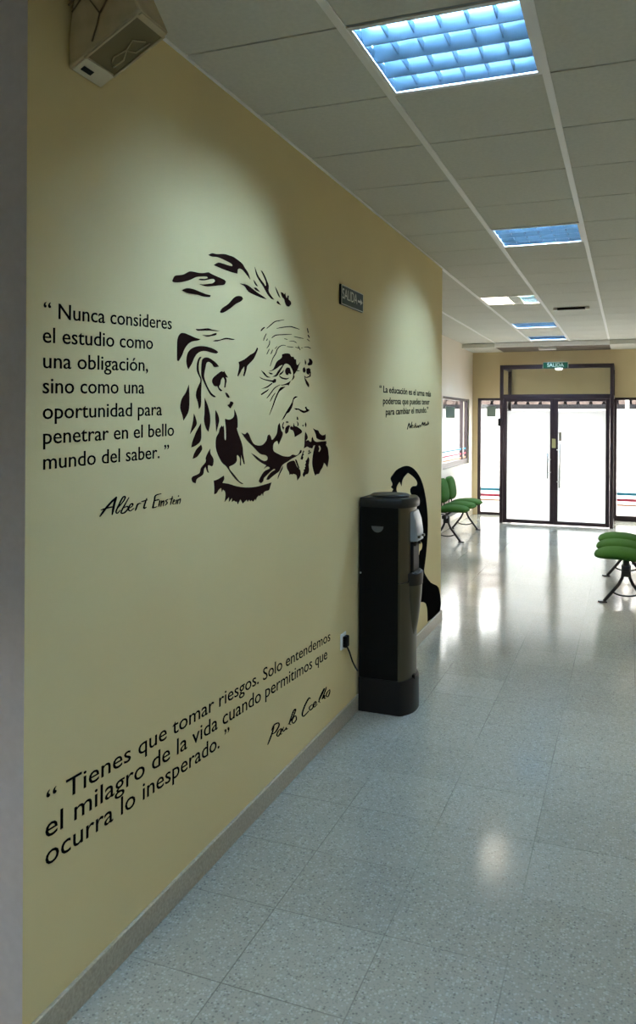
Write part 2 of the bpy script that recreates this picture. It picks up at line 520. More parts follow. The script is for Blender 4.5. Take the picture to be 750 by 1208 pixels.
tag(MB().box(FARX - .043, FARX - .040, 12.5, 13.2, 1.75, 1.93).build('glass_notice', 'notice'),
    'grey green notice stuck on the side wall window above the bench', 'notice')

# ------------------------------------------------------------------ outside
struct(MB().box(-14, 16, BACKY + .16, 34, -.12, -.01).build('ground', 'ext_pave'))
struct(MB().box(-14, FARX - .16, WY1 - 4, BACKY + .16, -.12, -.01).build('ground_side', 'ext_pave'))
bd = thing('outbuilding', 'low pale building with tiled roof across the yard seen through the glass doors', 'building', (0, 21, -.01))
MB().box(-11, 12, 0, 5, 0, 2.12).build('wall', 'ext_white', bd)
MB().box(-11.2, 12.2, -.42, -.3, 2.02, 2.13, .02, 2).build('gutter', 'gutter', bd)
b = MB()
b.prism([(-.4, 2.14), (5.2, 4.3), (5.2, 4.2), (-.4, 2.04)], 'x', -11.3, 12.3)
b.build('roof', 'roof_gap', bd)
b = MB()
for k in range(78):
    x = -11.2 + k * .3
    b.tube([(x, -.42, 2.17), (x, 5.1, 4.3)], .118, 8)
b.build('roof_tiles', 'ext_roof', bd)
pw = MB().box(.2, 9, 19.0, 19.15, -.01, .62, .01, 1).build('parapet', 'ext_white')
tag(pw, 'low white garden wall outside the wide window right of the doors', 'wall')
tag(MB().box(-.06, .02, 18.9, 19.0, -.01, 2.6, .01, 1).build('yard_post', 'white_paint'), 'slim pale post standing outside the wide right window', 'post')

# ------------------------------------------------------------------ luminaires


def make_light(i, j, label, tube='tube', variant=0):
    x0, y0 = TX0 + i * T, TY0 + j * T
    t = thing('ceiling_light', label, 'light', (x0 + T / 2, y0 + T / 2, CEIL), 0, 'louvred ceiling lights of the corridor')
    h = T / 2 - .012
    b = MB(); H = .105
    b.box(-h, h, -h, h, H, H + .004)
    b.box(-h, -h + .004, -h, h, 0, H).box(h - .004, h, -h, h, 0, H).box(-h, h, -h, -h + .004, 0, H).box(-h, h, h - .004, h, 0, H)
    b.build('housing', 'housing', t)
    b = MB(); frame_rect_flat(b, h + .006, .022)
    b.build('rim', 'tee', t)
    hh = h - .01
    p = 2 * hh / 4
    for k in range(4):
        y = -hh + (k + .5) * p
        if variant and k == 1: continue
        zt = .058 if k == 0 else .046 if (j == 14 and k == 2) else .084
        MB().tube([(-hh + .02, y, zt), (hh - .02, y, zt)], .013, 10).build('tube', tube, t)
    b = MB()
    for k in range(5):                      # tapered blades along the tubes
        y = -hh + k * p
        a = .024 if k else .008
        b.prism([(y - a, .056), (y + (a if k < 4 else .004), .056), (y + .003, .001), (y - .003, .001)], 'x', -hh, hh)
    n = 6
    for k in range(n + 1):                  # cross fins
        x = -hh + k * 2 * hh / n
        b.prism([(x - .004, .042), (x + .004, .042), (x + .0015, .014), (x - .0015, .014)], 'y', -hh, hh)
    b.build('louvre', 'blade', t)
    if variant:
        MB().box(-hh, -.004, -hh, hh, -.001, .001).build('diffuser', 'lit_diffuser', t)
        MB().box(0, hh * .42, -hh, hh, -.001, .003).build('cover_panel', 'olive_cover', t)
    return t


def frame_rect_flat(b, h, wd):
    b.box(-h, h, -h, -h + wd, -.004, .002).box(-h, h, h - wd, h, -.004, .002)
    b.box(-h, -h + wd, -h + wd, h - wd, -.004, .002).box(h - wd, h, -h + wd, h - wd, -.004, .002)


make_light(0, 0, 'large louvred ceiling light nearest the camera, at the top of the photo')
make_light(0, 5, 'second louvred ceiling light along the corridor, above the water cooler end of the mural wall')
make_light(-1, 10, 'half covered whitish ceiling light over the far hall, past the mural wall', 'tube_bright', 1)
make_light(-1, 14, 'small blue lit ceiling light, next to last before the glass doors')
make_light(-1, 17, 'farthest blue lit ceiling light, just before the glass doors')

make_light(4, 1, 'added unseen warm fill light over the right side of the hall near the camera', 'tube_fill')  # out-of-view fill, added to raise the hall's background brightness
make_light(4, 7, 'added unseen warm fill light over the right side of the hall farther on', 'tube_fill')  # another added fill light, out of view on the right
make_light(-2, -5, 'added unseen warm fill light behind the camera, toward the grey wall', 'tube_fill')  # added behind the camera to brighten the grey wall face
make_light(0, -5, 'added unseen louvred fill light behind the camera')  # also added as fill, never in view
sl = thing('strip_light', 'thin dark strip fixture with white ends on the far ceiling', 'light', (-.615, 9.57, CEIL))
MB().box(-.165, .165, -.02, .02, -.028, -.004, .004, 1).build('body', 'dark_plastic', sl)
for x in (-.175, .175):
    MB().box(x - .022, x + .022, -.03, .03, -.032, 0, .004, 1).build('end_cap', 'white_plastic', sl)
tag(MB().box(-1.40, -1.12, 13.72, 13.86, SOF_Z - .045, SOF_Z, .008, 2).build('emergency_light', 'white_plastic'),
    'white box light under the dark ceiling panels just above the entrance', 'light')

# ------------------------------------------------------------------ mural decals on the left wall


def on_wall(px, py):
    """point of the left wall plane (y, z) seen at a pixel of the 750x1208 photograph"""
    dx, dy = px - 375, py - HORIZON
    u = (dx * cr + dy * sr) / FPX; v = (-dx * sr + dy * cr) / FPX
    rx, ry = -sn + u * cs, cs + u * sn
    k = WX / rx
    return (ry * k, CAM_H - v * k)


def smooth_poly(pts, corner=62, sub=3):
    """round a closed outline through its points, keeping sharp corners"""
    n = len(pts)
    P = [Vector(p) for p in pts]
    sharp = []
    for i in range(n):
        a, c = P[i] - P[i - 1], P[(i + 1) % n] - P[i]
        sharp.append(a.length < 1e-9 or c.length < 1e-9 or a.angle(c, 0) > R(corner))
    out = []
    for i in range(n):
        p1, p2 = P[i], P[(i + 1) % n]
        p0 = P[i - 1] if not sharp[i] else p1
        p3 = P[(i + 2) % n] if not sharp[(i + 1) % n] else p2
        m1 = (p2 - p0) * .5 if not sharp[i] else (p2 - p1) * .6
        m2 = (p3 - p1) * .5 if not sharp[(i + 1) % n] else (p2 - p1) * .6
        L = (p2 - p1).length
        for m in (m1, m2):
            if m.length > L * 1.2: m *= L * 1.2 / m.length
        for k in range(sub):
            t = k / sub; t2, t3 = t * t, t * t * t
            out.append((2 * t3 - 3 * t2 + 1) * p1 + (t3 - 2 * t2 + t) * m1 + (-2 * t3 + 3 * t2) * p2 + (t3 - t2) * m2)
    return [tuple(v) for v in out]


def add_plate(bm, loops, x0, x1):
    """flat cut-out with thickness on the wall from (y, z) loops (outline, holes)"""
    tri = tessellate_polygon([[Vector((y, z, 0)) for y, z in L] for L in loops])
    flat = [p for L in loops for p in L]
    front = [bm.verts.new((x1, y, z)) for y, z in flat]
    for t in tri:
        a, b_, c = (Vector(flat[i]) for i in t)
        ar = (b_ - a).cross(c - a)
        if abs(ar) < 1e-12: continue
        t = t if ar > 0 else (t[0], t[2], t[1])
        try: bm.faces.new([front[i] for i in t])
        except ValueError: pass
    back = [bm.verts.new((x0, y, z)) for y, z in flat]
    k = 0
    for L in loops:
        n = len(L)
        for i in range(n):
            a, b_ = k + i, k + (i + 1) % n
            try: bm.faces.new([front[a], front[b_], back[b_], back[a]])
            except ValueError: pass
        k += n


def stroke_poly(pts, wd):
    """outline of a brush stroke through pts, tapering at both ends"""
    P = [Vector(p) for p in pts]
    Q = []
    for i in range(len(P) - 1):
        p0, p1, p2, p3 = P[max(i - 1, 0)], P[i], P[i + 1], P[min(i + 2, len(P) - 1)]
        for k in range(4):
            t = k / 4
            Q.append(.5 * ((2 * p1) + (p2 - p0) * t + (2 * p0 - 5 * p1 + 4 * p2 - p3) * t * t + (3 * p1 - p0 - 3 * p2 + p3) * t ** 3))
    Q.append(P[-1])
    n = len(Q); lft, rgt = [], []
    for i, q in enumerate(Q):
        d = Q[min(i + 1, n - 1)] - Q[max(i - 1, 0)]
        if d.length < 1e-6: d = Vector((1, 0))
        d.normalize(); nn = Vector((-d.y, d.x))
        e = min(i, n - 1 - i) / max(1, (n - 1) * .25)
        h = wd / 2 * (.45 + .55 * min(1, e))
        lft.append(tuple(q + nn * h)); rgt.append(tuple(q - nn * h))
    return lft, rgt


class Decal:
    def __init__(s): s.bm = bmesh.new()

    def poly(s, org, sc, pts, hole=None, sub=3):
        loops = []
        for L in (pts, hole):
            if L:
                L = smooth_poly(L, sub=sub)
                loops.append([on_wall(org[0] + x / sc, org[1] + y / sc) for x, y in L])
        add_plate(s.bm, loops, WX, WX + .0012)

    def stroke(s, org, sc, pts, wd):
        l, r = stroke_poly(pts, wd)
        f = lambda p: on_wall(org[0] + p[0] / sc, org[1] + p[1] / sc)
        vl = [s.bm.verts.new((WX + .0012, *f(p))) for p in l]; vr = [s.bm.verts.new((WX + .0012, *f(p))) for p in r]
        bl = [s.bm.verts.new((WX, *f(p))) for p in l]; br = [s.bm.verts.new((WX, *f(p))) for p in r]
        for i in range(len(l) - 1):
            s.bm.faces.new([vl[i], vr[i], vr[i + 1], vl[i + 1]])
            s.bm.faces.new([bl[i], vl[i], vl[i + 1], bl[i + 1]])
            s.bm.faces.new([vr[i], br[i], br[i + 1], vr[i + 1]])
        s.bm.faces.new([vl[0], bl[0], br[0], vr[0]]); s.bm.faces.new([vl[-1], vr[-1], br[-1], bl[-1]])

    def build(s, name, m, parent=None):
        me = bpy.data.meshes.new(name); s.bm.to_mesh(me); s.bm.free(); me.materials.append(MT[m])
        o = bpy.data.objects.new(name, me); COL.objects.link(o)
        if parent is not None: o.parent = parent
        return o


def text_mesh(body, bold=0.0):
    c = bpy.data.curves.new('lettering', 'FONT'); c.body = body; c.size = 1; c.resolution_u = 3; c.offset = bold
    o = bpy.data.objects.new('lettering', c); COL.objects.link(o)
    dg = bpy.context.evaluated_depsgraph_get(); dg.update()
    me = bpy.data.meshes.new_from_object(o.evaluated_get(dg))
    bpy.data.objects.remove(o); bpy.data.curves.remove(c)
    return me


XH = max(v.co.y for v in text_mesh('x').vertices)


def text_line(body, L, Rr, xh, parent, m='vinyl_black', bold=0.0):
    """a line of lettering on the wall, baseline from pixel L to pixel Rr, x-height in pixels at its left end"""
    me = text_mesh(body, bold)
    xs = [v.co.x for v in me.vertices]; x0, x1 = min(xs), max(xs)
    a, b_ = on_wall(*L), on_wall(*Rr)
    zh = on_wall(L[0], L[1] - xh)[1] - a[1]
    k = zh / XH
    bm = bmesh.new(); bm.from_mesh(me); bpy.data.meshes.remove(me)
    for v in bm.verts:
        t = (v.co.x - x0) / (x1 - x0)
        v.co = Vector((WX + .0010, a[0] + (b_[0] - a[0]) * t, a[1] + (b_[1] - a[1]) * t + v.co.y * k))
    bmesh.ops.remove_doubles(bm, verts=bm.verts[:], dist=1e-6)
    for f in bm.faces:
        f.normal_update()
        if f.normal.x < 0: f.normal_flip()
    bm.verts.index_update()
    edges = [e for e in bm.edges if len(e.link_faces) == 1]
    r = bmesh.ops.extrude_edge_only(bm, edges=edges)
    for v in [g for g in r['geom'] if isinstance(g, bmesh.types.BMVert)]: v.co.x = WX
    # each word a mesh of its own: loose islands grouped where the gap between them is a space
    seen, isl = set(), []
    for v in bm.verts:
        if v in seen: continue
        st, grp = [v], []
        seen.add(v)
        while st:
            q = st.pop(); grp.append(q)
            for e in q.link_edges:
                r_ = e.other_vert(q)
                if r_ not in seen: seen.add(r_); st.append(r_)
        ts = [(q.co.y - a[0]) / (b_[0] - a[0]) * (x1 - x0) for q in grp]
        isl.append((min(ts), max(ts), grp))
    isl.sort(key=lambda i_: i_[0])
    words = []
    for lo, hi, grp in isl:
        if words and lo - words[-1][0] < .135:
            words[-1][0] = max(words[-1][0], hi); words[-1][1].update(grp)
        else: words.append([hi, set(grp)])
    for hi, grp in words:
        me2 = bpy.data.meshes.new('lettering')
        idx = {v: i_ for i_, v in enumerate(sorted(grp, key=lambda v: v.index))}
        me2.from_pydata([tuple(v.co) for v in idx], [], [[idx[v] for v in f.verts] for f in bm.faces if f.verts[0] in grp])
        me2.materials.append(MT[m])
        o = bpy.data.objects.new('lettering', me2); COL.objects.link(o); o.parent = parent
    bm.free()
    return len(words)


q1 = thing('wall_quote', 'black seven line quote left of the large brown portrait on the cream wall', 'wall lettering')
o7 = lambda x, y: (30 + x / 3.75, 340 + y / 3.75)
for body, L, Rr in (
        ('“ Nunca consideres', (80, 130), (646, 182)), ('el estudio como', (76, 240), (563, 270)), ('una obligación,', (78, 353), (541, 367)),
        ('sino como una', (76, 465), (525, 466)), ('oportunidad para', (76, 579), (603, 562)), ('penetrar en el bello', (78, 690), (656, 652)),
        ('mundo del saber. ”', (78, 803), (634, 747))):
    text_line(body, o7(*L), o7(*Rr), 12.2, q1, bold=.003)
q2 = thing('wall_quote', 'black three line quote low on the cream wall, sloping down toward the camera', 'wall lettering')
o8 = lambda x, y: (30 + x / 1.923, 730 + y / 1.923)
for body, L, Rr, xh in (
        ('“ Tienes que tomar riesgos. Solo entendemos', (47, 436), (691, 49), 15), ('el milagro de la vida cuando permitimos que', (45, 500), (684, 90), 16),
        ('ocurra lo inesperado. ”', (45, 563), (462, 277), 16)):
    text_line(body, o8(*L), o8(*Rr), xh, q2)
q3 = thing('wall_quote', 'small black three line quote above the water cooler near the wall end', 'wall lettering')
o9 = lambda x, y: (430 + x / 8.333, 440 + y / 8.333)
for body, L, Rr in (('“ La educación es el arma más', (145, 187), (650, 232)), ('poderosa que puedes tener', (180, 305), (637, 310)),
                    ('para cambiar el mundo.”', (207, 414), (625, 388))):
    text_line(body, o9(*L), o9(*Rr), 5.2, q3, bold=.016)

d = Decal(); G = ((110, 575), 6.818)
for pts, wd in (
        ([(50, 236), (110, 155), (186, 75)], 15), ([(186, 75), (168, 130), (150, 222)], 17), ([(60, 182), (110, 166), (172, 152)], 11),
        ([(190, 172), (240, 112), (256, 75), (235, 82), (205, 140), (182, 192), (192, 208), (216, 182)], 11),
        ([(286, 80), (252, 140), (222, 200), (246, 205), (278, 172), (272, 152), (242, 166)], 11),
        ([(286, 168), (312, 150), (316, 130), (296, 140), (282, 172), (295, 190), (328, 166)], 10),
        ([(356, 130), (347, 158), (336, 188)], 11), ([(345, 160), (362, 132), (384, 128)], 9),
        ([(430, 85), (412, 136), (406, 168), (426, 158)], 11), ([(384, 116), (436, 100)], 9),
        ([(546, 50), (500, 65), (490, 104), (480, 150), (478, 164), (512, 154)], 11), ([(488, 108), (530, 96)], 9),
        ([(536, 102), (524, 156)], 9), ([(549, 104), (541, 156)], 8), ([(543, 130), (566, 106), (560, 152)], 8),
        ([(602, 94), (582, 108), (594, 124), (574, 146)], 8), ([(636, 70), (618, 142)], 8), ([(610, 96), (642, 88)], 7),
        ([(640, 122), (656, 106), (646, 100), (638, 132), (656, 130)], 7), ([(672, 96), (662, 136)], 8), ([(686, 64), (682, 74)], 8),
        ([(682, 94), (675, 136)], 7), ([(678, 112), (700, 90), (692, 134)], 7)):
    d.stroke(*G, pts, wd)
d.build('signature_lettering', 'vinyl_black', q1)
d = Decal(); G = ((310, 800), 8.333)
for pts, wd in (
        ([(46, 656), (88, 545), (110, 470)], 12), ([(84, 515), (108, 462), (150, 440), (157, 468), (122, 530), (84, 552)], 12),
        ([(182, 490), (152, 518), (136, 558), (150, 570), (176, 530), (182, 496), (170, 550), (188, 544)], 11),
        ([(204, 478), (194, 505), (199, 522), (214, 510), (232, 480)], 9), ([(232, 480), (226, 504), (244, 494)], 9),
        ([(248, 455), (290, 392), (322, 310), (302, 320), (272, 400), (260, 448), (276, 456)], 11),
        ([(312, 370), (286, 418), (298, 444), (327, 408), (322, 370), (306, 382)], 10),
        ([(468, 204), (452, 196), (412, 268), (386, 348), (400, 374), (452, 320)], 13), ([(482, 258), (456, 288), (465, 315), (492, 285), (487, 258)], 10),
        ([(495, 272), (522, 246), (516, 230), (496, 258), (502, 286), (534, 254)], 10), ([(542, 238), (580, 160), (604, 100), (577, 150), (551, 218), (562, 242)], 11),
        ([(578, 208), (608, 135), (624, 85)], 10), ([(584, 206), (607, 168), (602, 200), (618, 194)], 10),
        ([(658, 110), (632, 138), (621, 174), (640, 180), (657, 132), (655, 110)], 10)):
    d.stroke(*G, pts, wd)
d.build('signature_lettering', 'vinyl_black', q2)
d = Decal(); G = ((430, 440), 8.333)
for pts, wd in (
        ([(418, 556), (435, 490)], 9), ([(435, 490), (446, 545)], 10), ([(446, 545), (466, 478)], 8), ([(457, 532), (476, 520), (466, 510), (459, 540), (482, 536)], 7),
        ([(484, 542), (502, 490)], 8), ([(512, 508), (499, 522), (510, 530), (500, 542)], 7), ([(524, 514), (513, 533), (524, 532), (526, 516)], 7),
        ([(534, 514), (530, 540)], 7), ([(532, 522), (546, 510), (542, 536)], 7), ([(554, 528), (571, 484), (574, 520)], 9), ([(574, 520), (592, 484), (588, 522)], 8),
        ([(604, 498), (596, 514), (608, 512), (607, 498)], 7), ([(613, 500), (611, 516)], 6), ([(624, 474), (616, 512)], 7), ([(630, 486), (625, 510)], 7)):
    d.stroke(*G, pts, wd * .8)
d.build('signature_lettering', 'vinyl_black', q3)

# the large stencil portrait
pt = thing('wall_portrait', 'large dark brown stencil portrait of a wild haired moustached man on the cream wall', 'wall decal', (WX, 3.0, 1.75))
PD = {}


def pd(k):
    if k not in PD: PD[k] = Decal()
    return PD[k]


d = pd('hair')
G = ((200, 290), 10)
d.poly(*G, [(30, 415), (60, 355), (120, 345), (170, 335), (230, 303), (280, 305), (340, 318), (400, 320), (455, 312), (480, 325), (530, 350), (600, 380), (645, 402), (662, 425), (640, 460), (580, 467), (520, 475), (450, 480), (400, 472), (350, 452), (400, 455), (460, 447), (510, 440), (535, 415), (520, 393), (480, 393), (430, 405), (380, 408), (340, 400), (360, 388), (410, 390), (450, 380), (440, 365), (390, 362), (310, 370), (250, 398), (180, 420), (110, 432), (50, 430)])
d.poly(*G, [(142, 524), (200, 500), (270, 508), (340, 535), (420, 567), (482, 582), (475, 605), (400, 600), (320, 575), (230, 562), (180, 545)])
d.poly((0, 0), 1, [(245.5, 300.8), (250, 298.7), (255, 299.7), (264, 299.6), (270, 301.2), (275, 303), (280, 306.5), (285.5, 311), (288.5, 316), (292.5, 322), (295, 329.8), (293, 327), (289, 322), (286, 318.5), (282.5, 316.8), (280.3, 318), (279.8, 322.8), (274, 321.5), (264, 318), (257, 315), (252, 312.8), (257, 309.8), (262, 310.7), (269, 313), (273.5, 314), (274, 313.2), (273.5, 311.8), (270.5, 309.8), (262, 305.5), (256, 303.3), (250, 302.8)])
d.poly((190, 280), 6.818, [(472, 600), (490, 570), (540, 535), (580, 490), (610, 472), (645, 475), (657, 495), (640, 515), (600, 535), (550, 575), (500, 605), (480, 607)])
G = ((270, 300), 10)
for p in (
        [(130, 345), (205, 358), (260, 395), (330, 450), (400, 495), (442, 530), (400, 520), (320, 488), (250, 455), (215, 425), (180, 375)],
        [(303, 150), (318, 190), (340, 245), (375, 300), (410, 345), (425, 372), (437, 370), (432, 320), (405, 255), (375, 190), (395, 205), (425, 260), (450, 320), (468, 375), (465, 430), (490, 480), (532, 535), (500, 525), (460, 480), (430, 430), (400, 375), (350, 300), (320, 240)],
        [(288, 300), (310, 330), (340, 378), (320, 370), (300, 340)], [(290, 395), (320, 395), (365, 445), (320, 425)],
        [(542, 382), (570, 430), (605, 515), (585, 495), (560, 440)], [(560, 560), (575, 548), (612, 600), (570, 580)],
        [(608, 445), (635, 455), (650, 475), (662, 455), (670, 500), (685, 520), (692, 485), (705, 490), (700, 530), (725, 555), (730, 590), (705, 618), (680, 610), (660, 570), (650, 530), (625, 500)]):
    d.poly(*G, p)
G = ((205, 380), 10)
for p in (
        [(258, 80), (300, 82), (400, 73), (450, 88), (540, 103), (500, 106), (430, 100), (300, 102), (270, 97)],
        [(335, 152), (380, 153), (430, 150), (470, 135), (502, 128), (495, 152), (440, 165), (390, 172)],
        [(460, 225), (490, 212), (540, 208), (610, 185), (670, 193), (720, 203), (690, 210), (620, 202), (560, 213), (510, 227)],
        [(38, 450), (38, 240), (50, 175), (80, 132), (125, 130), (180, 152), (260, 187), (312, 200), (285, 217), (210, 230), (160, 265), (120, 325), (95, 390), (55, 460)],
        [(170, 555), (150, 500), (148, 430), (165, 360), (210, 310), (280, 285), (360, 285), (440, 305), (500, 335), (520, 355), (500, 370), (450, 362), (380, 342), (320, 345), (270, 375), (235, 430), (210, 490)]):
    d.poly(*G, p)
d = pd('ear')
G = ((210, 420), 10)
for p in (
        [(275, 10), (255, 12), (235, 40), (220, 100), (220, 170), (240, 225), (260, 265), (260, 305), (240, 350), (215, 415), (210, 480), (232, 545), (245, 625), (262, 600), (270, 540), (270, 440), (275, 300), (272, 260), (250, 205), (240, 140), (248, 60)],
        [(285, 40), (315, 18), (355, 20), (400, 45), (450, 85), (480, 125), (425, 130), (400, 95), (365, 70), (335, 80), (322, 130), (310, 190), (305, 240), (320, 300), (350, 370), (390, 435), (445, 480), (425, 487), (380, 455), (340, 385), (300, 300), (275, 240), (272, 160), (275, 90)],
        [(400, 290), (415, 255), (460, 215), (510, 180), (530, 190), (542, 178), (560, 210), (588, 255), (560, 250), (570, 290), (560, 340), (555, 372), (542, 370), (548, 330), (548, 280), (530, 248), (505, 280), (495, 330), (480, 360), (490, 380), (520, 405), (505, 417), (480, 395), (462, 355), (430, 355), (405, 320)],
        [(555, 430), (580, 440), (607, 485), (595, 495), (570, 475)], [(580, 580), (605, 565), (615, 535), (640, 540), (650, 560), (615, 618)]):
    d.poly(*G, p)
d = pd('hair')
G = ((215, 450), 10)
for p in (
        [(75, 40), (80, 150), (80, 280), (65, 370), (12, 460), (0, 400), (-25, 320), (-20, 250), (0, 190), (40, 130)],
        [(262, 195), (300, 290), (325, 400), (325, 500), (305, 592), (275, 545), (255, 460), (260, 380), (262, 290)],
        [(390, 340), (405, 360), (428, 420), (430, 480), (400, 592), (393, 500), (388, 420)],
        [(135, 380), (155, 430), (168, 490), (155, 530), (90, 618), (105, 560), (125, 470)]):
    d.poly(*G, p)
G = ((215, 510), 10)
for p in (
        [(218, -105), (220, -20), (220, 70), (200, 120), (150, 160), (105, 178), (115, 120), (140, 50), (170, -20)],
        [(220, 145), (232, 190), (215, 230), (170, 290), (122, 312), (135, 260), (170, 195)],
        [(328, 195), (330, 250), (365, 315), (360, 385), (345, 402), (310, 388), (300, 395), (300, 440), (312, 478), (295, 470), (280, 430), (275, 405), (255, 430), (245, 490), (215, 520), (170, 550), (155, 602), (120, 585), (108, 545), (125, 520), (170, 500), (205, 475), (220, 420), (275, 350), (275, 300), (300, 240)],
        [(610, -270), (630, -230), (648, -160), (650, -60), (640, -45), (660, 20), (690, 100), (710, 180), (715, 250), (735, 375), (725, 375), (705, 310), (692, 258), (690, 395), (678, 385), (680, 310), (650, 265), (640, 280), (640, 335), (610, 375), (550, 405), (560, 440), (610, 500), (670, 575), (718, 605), (700, 610), (640, 565), (580, 495), (520, 405), (470, 360), (430, 290), (400, 210), (392, 130), (400, 60), (430, 0), (440, -45), (465, -80), (475, -60), (485, -80), (492, -20), (495, 70), (508, 100), (515, 60), (512, -50), (503, -140), (503, -160), (550, -150), (595, -170), (612, -210)]):
    d.poly(*G, p)
d = pd('collar')
d.poly((245, 535), 9.375, [(65, 300), (110, 285), (175, 245), (180, 280), (160, 325), (230, 335), (320, 362), (420, 375), (530, 368), (620, 345), (703, 320), (690, 360), (675, 405), (640, 415), (615, 435), (610, 468), (600, 440), (575, 470), (560, 465), (540, 490), (530, 520), (525, 500), (500, 532), (480, 515), (470, 530), (455, 510), (440, 535), (430, 510), (385, 552), (360, 505), (330, 562), (322, 530), (310, 535), (290, 520), (265, 535), (268, 490), (232, 535), (235, 480), (185, 535), (195, 470), (190, 420), (165, 400), (155, 425), (148, 380), (120, 400), (95, 440), (70, 450), (72, 380)])
d = pd('jaw')
G = ((280, 500), 10)
d.poly(*G, [(45, 105), (85, 122), (115, 100), (135, 125), (155, 175), (190, 235), (240, 255), (290, 250), (325, 220), (345, 185), (355, 140), (375, 125), (392, 150), (400, 185), (415, 185), (445, 150), (465, 110), (472, 60), (480, 15), (495, -10), (505, 30), (515, 80), (532, 105), (525, 150), (500, 210), (485, 245), (470, 200), (440, 215), (422, 245), (418, 290), (430, 325), (480, 355), (540, 380), (610, 385), (650, 362), (690, 372), (720, 355), (740, 310), (755, 310), (750, 340), (690, 385), (640, 410), (590, 445), (535, 480), (510, 520), (490, 560), (450, 590), (400, 630), (365, 660), (340, 655), (360, 615), (400, 570), (448, 540), (430, 530), (390, 560), (340, 610), (310, 640), (300, 680), (275, 700), (250, 680), (265, 640), (300, 580), (330, 550), (375, 530), (380, 515), (350, 505), (310, 530), (340, 490), (300, 470), (240, 430), (200, 390), (162, 345), (220, 380), (280, 425), (320, 438), (350, 425), (355, 395), (330, 370), (280, 360), (240, 330), (190, 275), (110, 195)])
d.poly(*G, [(535, 495), (530, 530), (500, 590), (475, 650), (478, 620), (505, 550)])
d = pd('necktie')
G = ((330, 500), 11.54)
for p in (
        [(95, 545), (130, 515), (185, 500), (205, 520), (225, 570), (245, 600), (275, 630), (280, 700), (260, 740), (235, 770), (225, 700), (180, 680), (165, 692), (150, 682), (130, 695), (125, 660), (95, 600)],
        [(205, 485), (225, 490), (250, 560), (265, 600), (255, 610), (230, 560)],
        [(320, 360), (330, 380), (312, 400), (328, 415), (308, 440), (318, 455), (305, 490), (280, 480), (295, 430)],
        [(385, 450), (400, 490), (390, 560), (395, 630), (380, 680), (350, 690), (325, 725), (310, 690), (330, 640), (318, 632), (345, 610), (338, 595), (352, 575), (340, 560), (355, 530), (348, 505), (365, 490)],
        [(385, 372), (398, 356), (408, 368), (396, 384)], [(402, 392), (414, 376), (424, 390), (412, 404)], [(382, 400), (394, 388), (402, 404), (390, 416)],
        [(450, 62), (490, 82), (520, 90), (540, 130), (575, 155), (605, 150), (620, 140), (620, 200), (600, 222), (545, 218), (500, 195), (490, 150), (470, 100)]):
    d.poly(*G, p)
d.poly(*G, [(345, 110), (365, 140), (378, 190), (350, 235), (385, 220), (410, 245), (430, 240), (432, 200), (445, 175), (462, 225), (500, 245), (560, 240), (630, 235), (632, 270), (625, 285), (650, 330), (660, 400), (665, 480), (645, 592), (620, 550), (600, 530), (580, 590), (550, 640), (530, 680), (500, 685), (480, 705), (460, 650), (440, 550), (445, 450), (460, 360), (480, 290), (455, 300), (440, 335), (400, 325), (370, 310), (325, 335), (335, 280), (338, 180)],
       [(530, 295), (550, 310), (555, 350), (530, 385), (525, 370), (535, 340), (525, 305)])
d = pd('moustache')
G = ((320, 460), 10)
for p in (
        [(162, 470), (170, 440), (200, 415), (218, 425), (205, 460), (195, 500), (170, 520), (160, 500)],
        [(220, 440), (235, 428), (255, 440), (262, 390), (272, 425), (290, 430), (310, 440), (345, 465), (360, 490), (350, 510), (310, 535), (275, 555), (270, 520), (255, 480), (225, 465)],
        [(140, 380), (125, 430), (140, 470), (150, 440), (132, 430), (148, 385)], [(172, 372), (182, 368), (184, 392), (174, 390)], [(190, 368), (200, 378), (196, 390), (188, 384)],
        [(300, 315), (312, 325), (315, 355), (300, 350)], [(300, 370), (316, 390), (318, 420), (304, 428), (308, 400)], [(358, 420), (380, 410), (375, 430)],
        [(402, 380), (412, 410), (405, 440), (396, 410)],
        [(285, 75), (310, 80), (270, 105), (255, 140), (245, 195), (210, 260), (180, 280), (150, 330), (122, 358), (150, 305), (180, 250), (220, 185), (245, 140), (260, 95)],
        [(268, 215), (320, 220), (345, 232), (380, 245), (410, 240), (395, 205), (410, 195), (420, 220), (450, 238), (430, 255), (385, 272), (350, 258), (320, 235), (290, 235)]):
    d.poly(*G, p)
d = pd('eyes')
G = ((300, 405), 10)
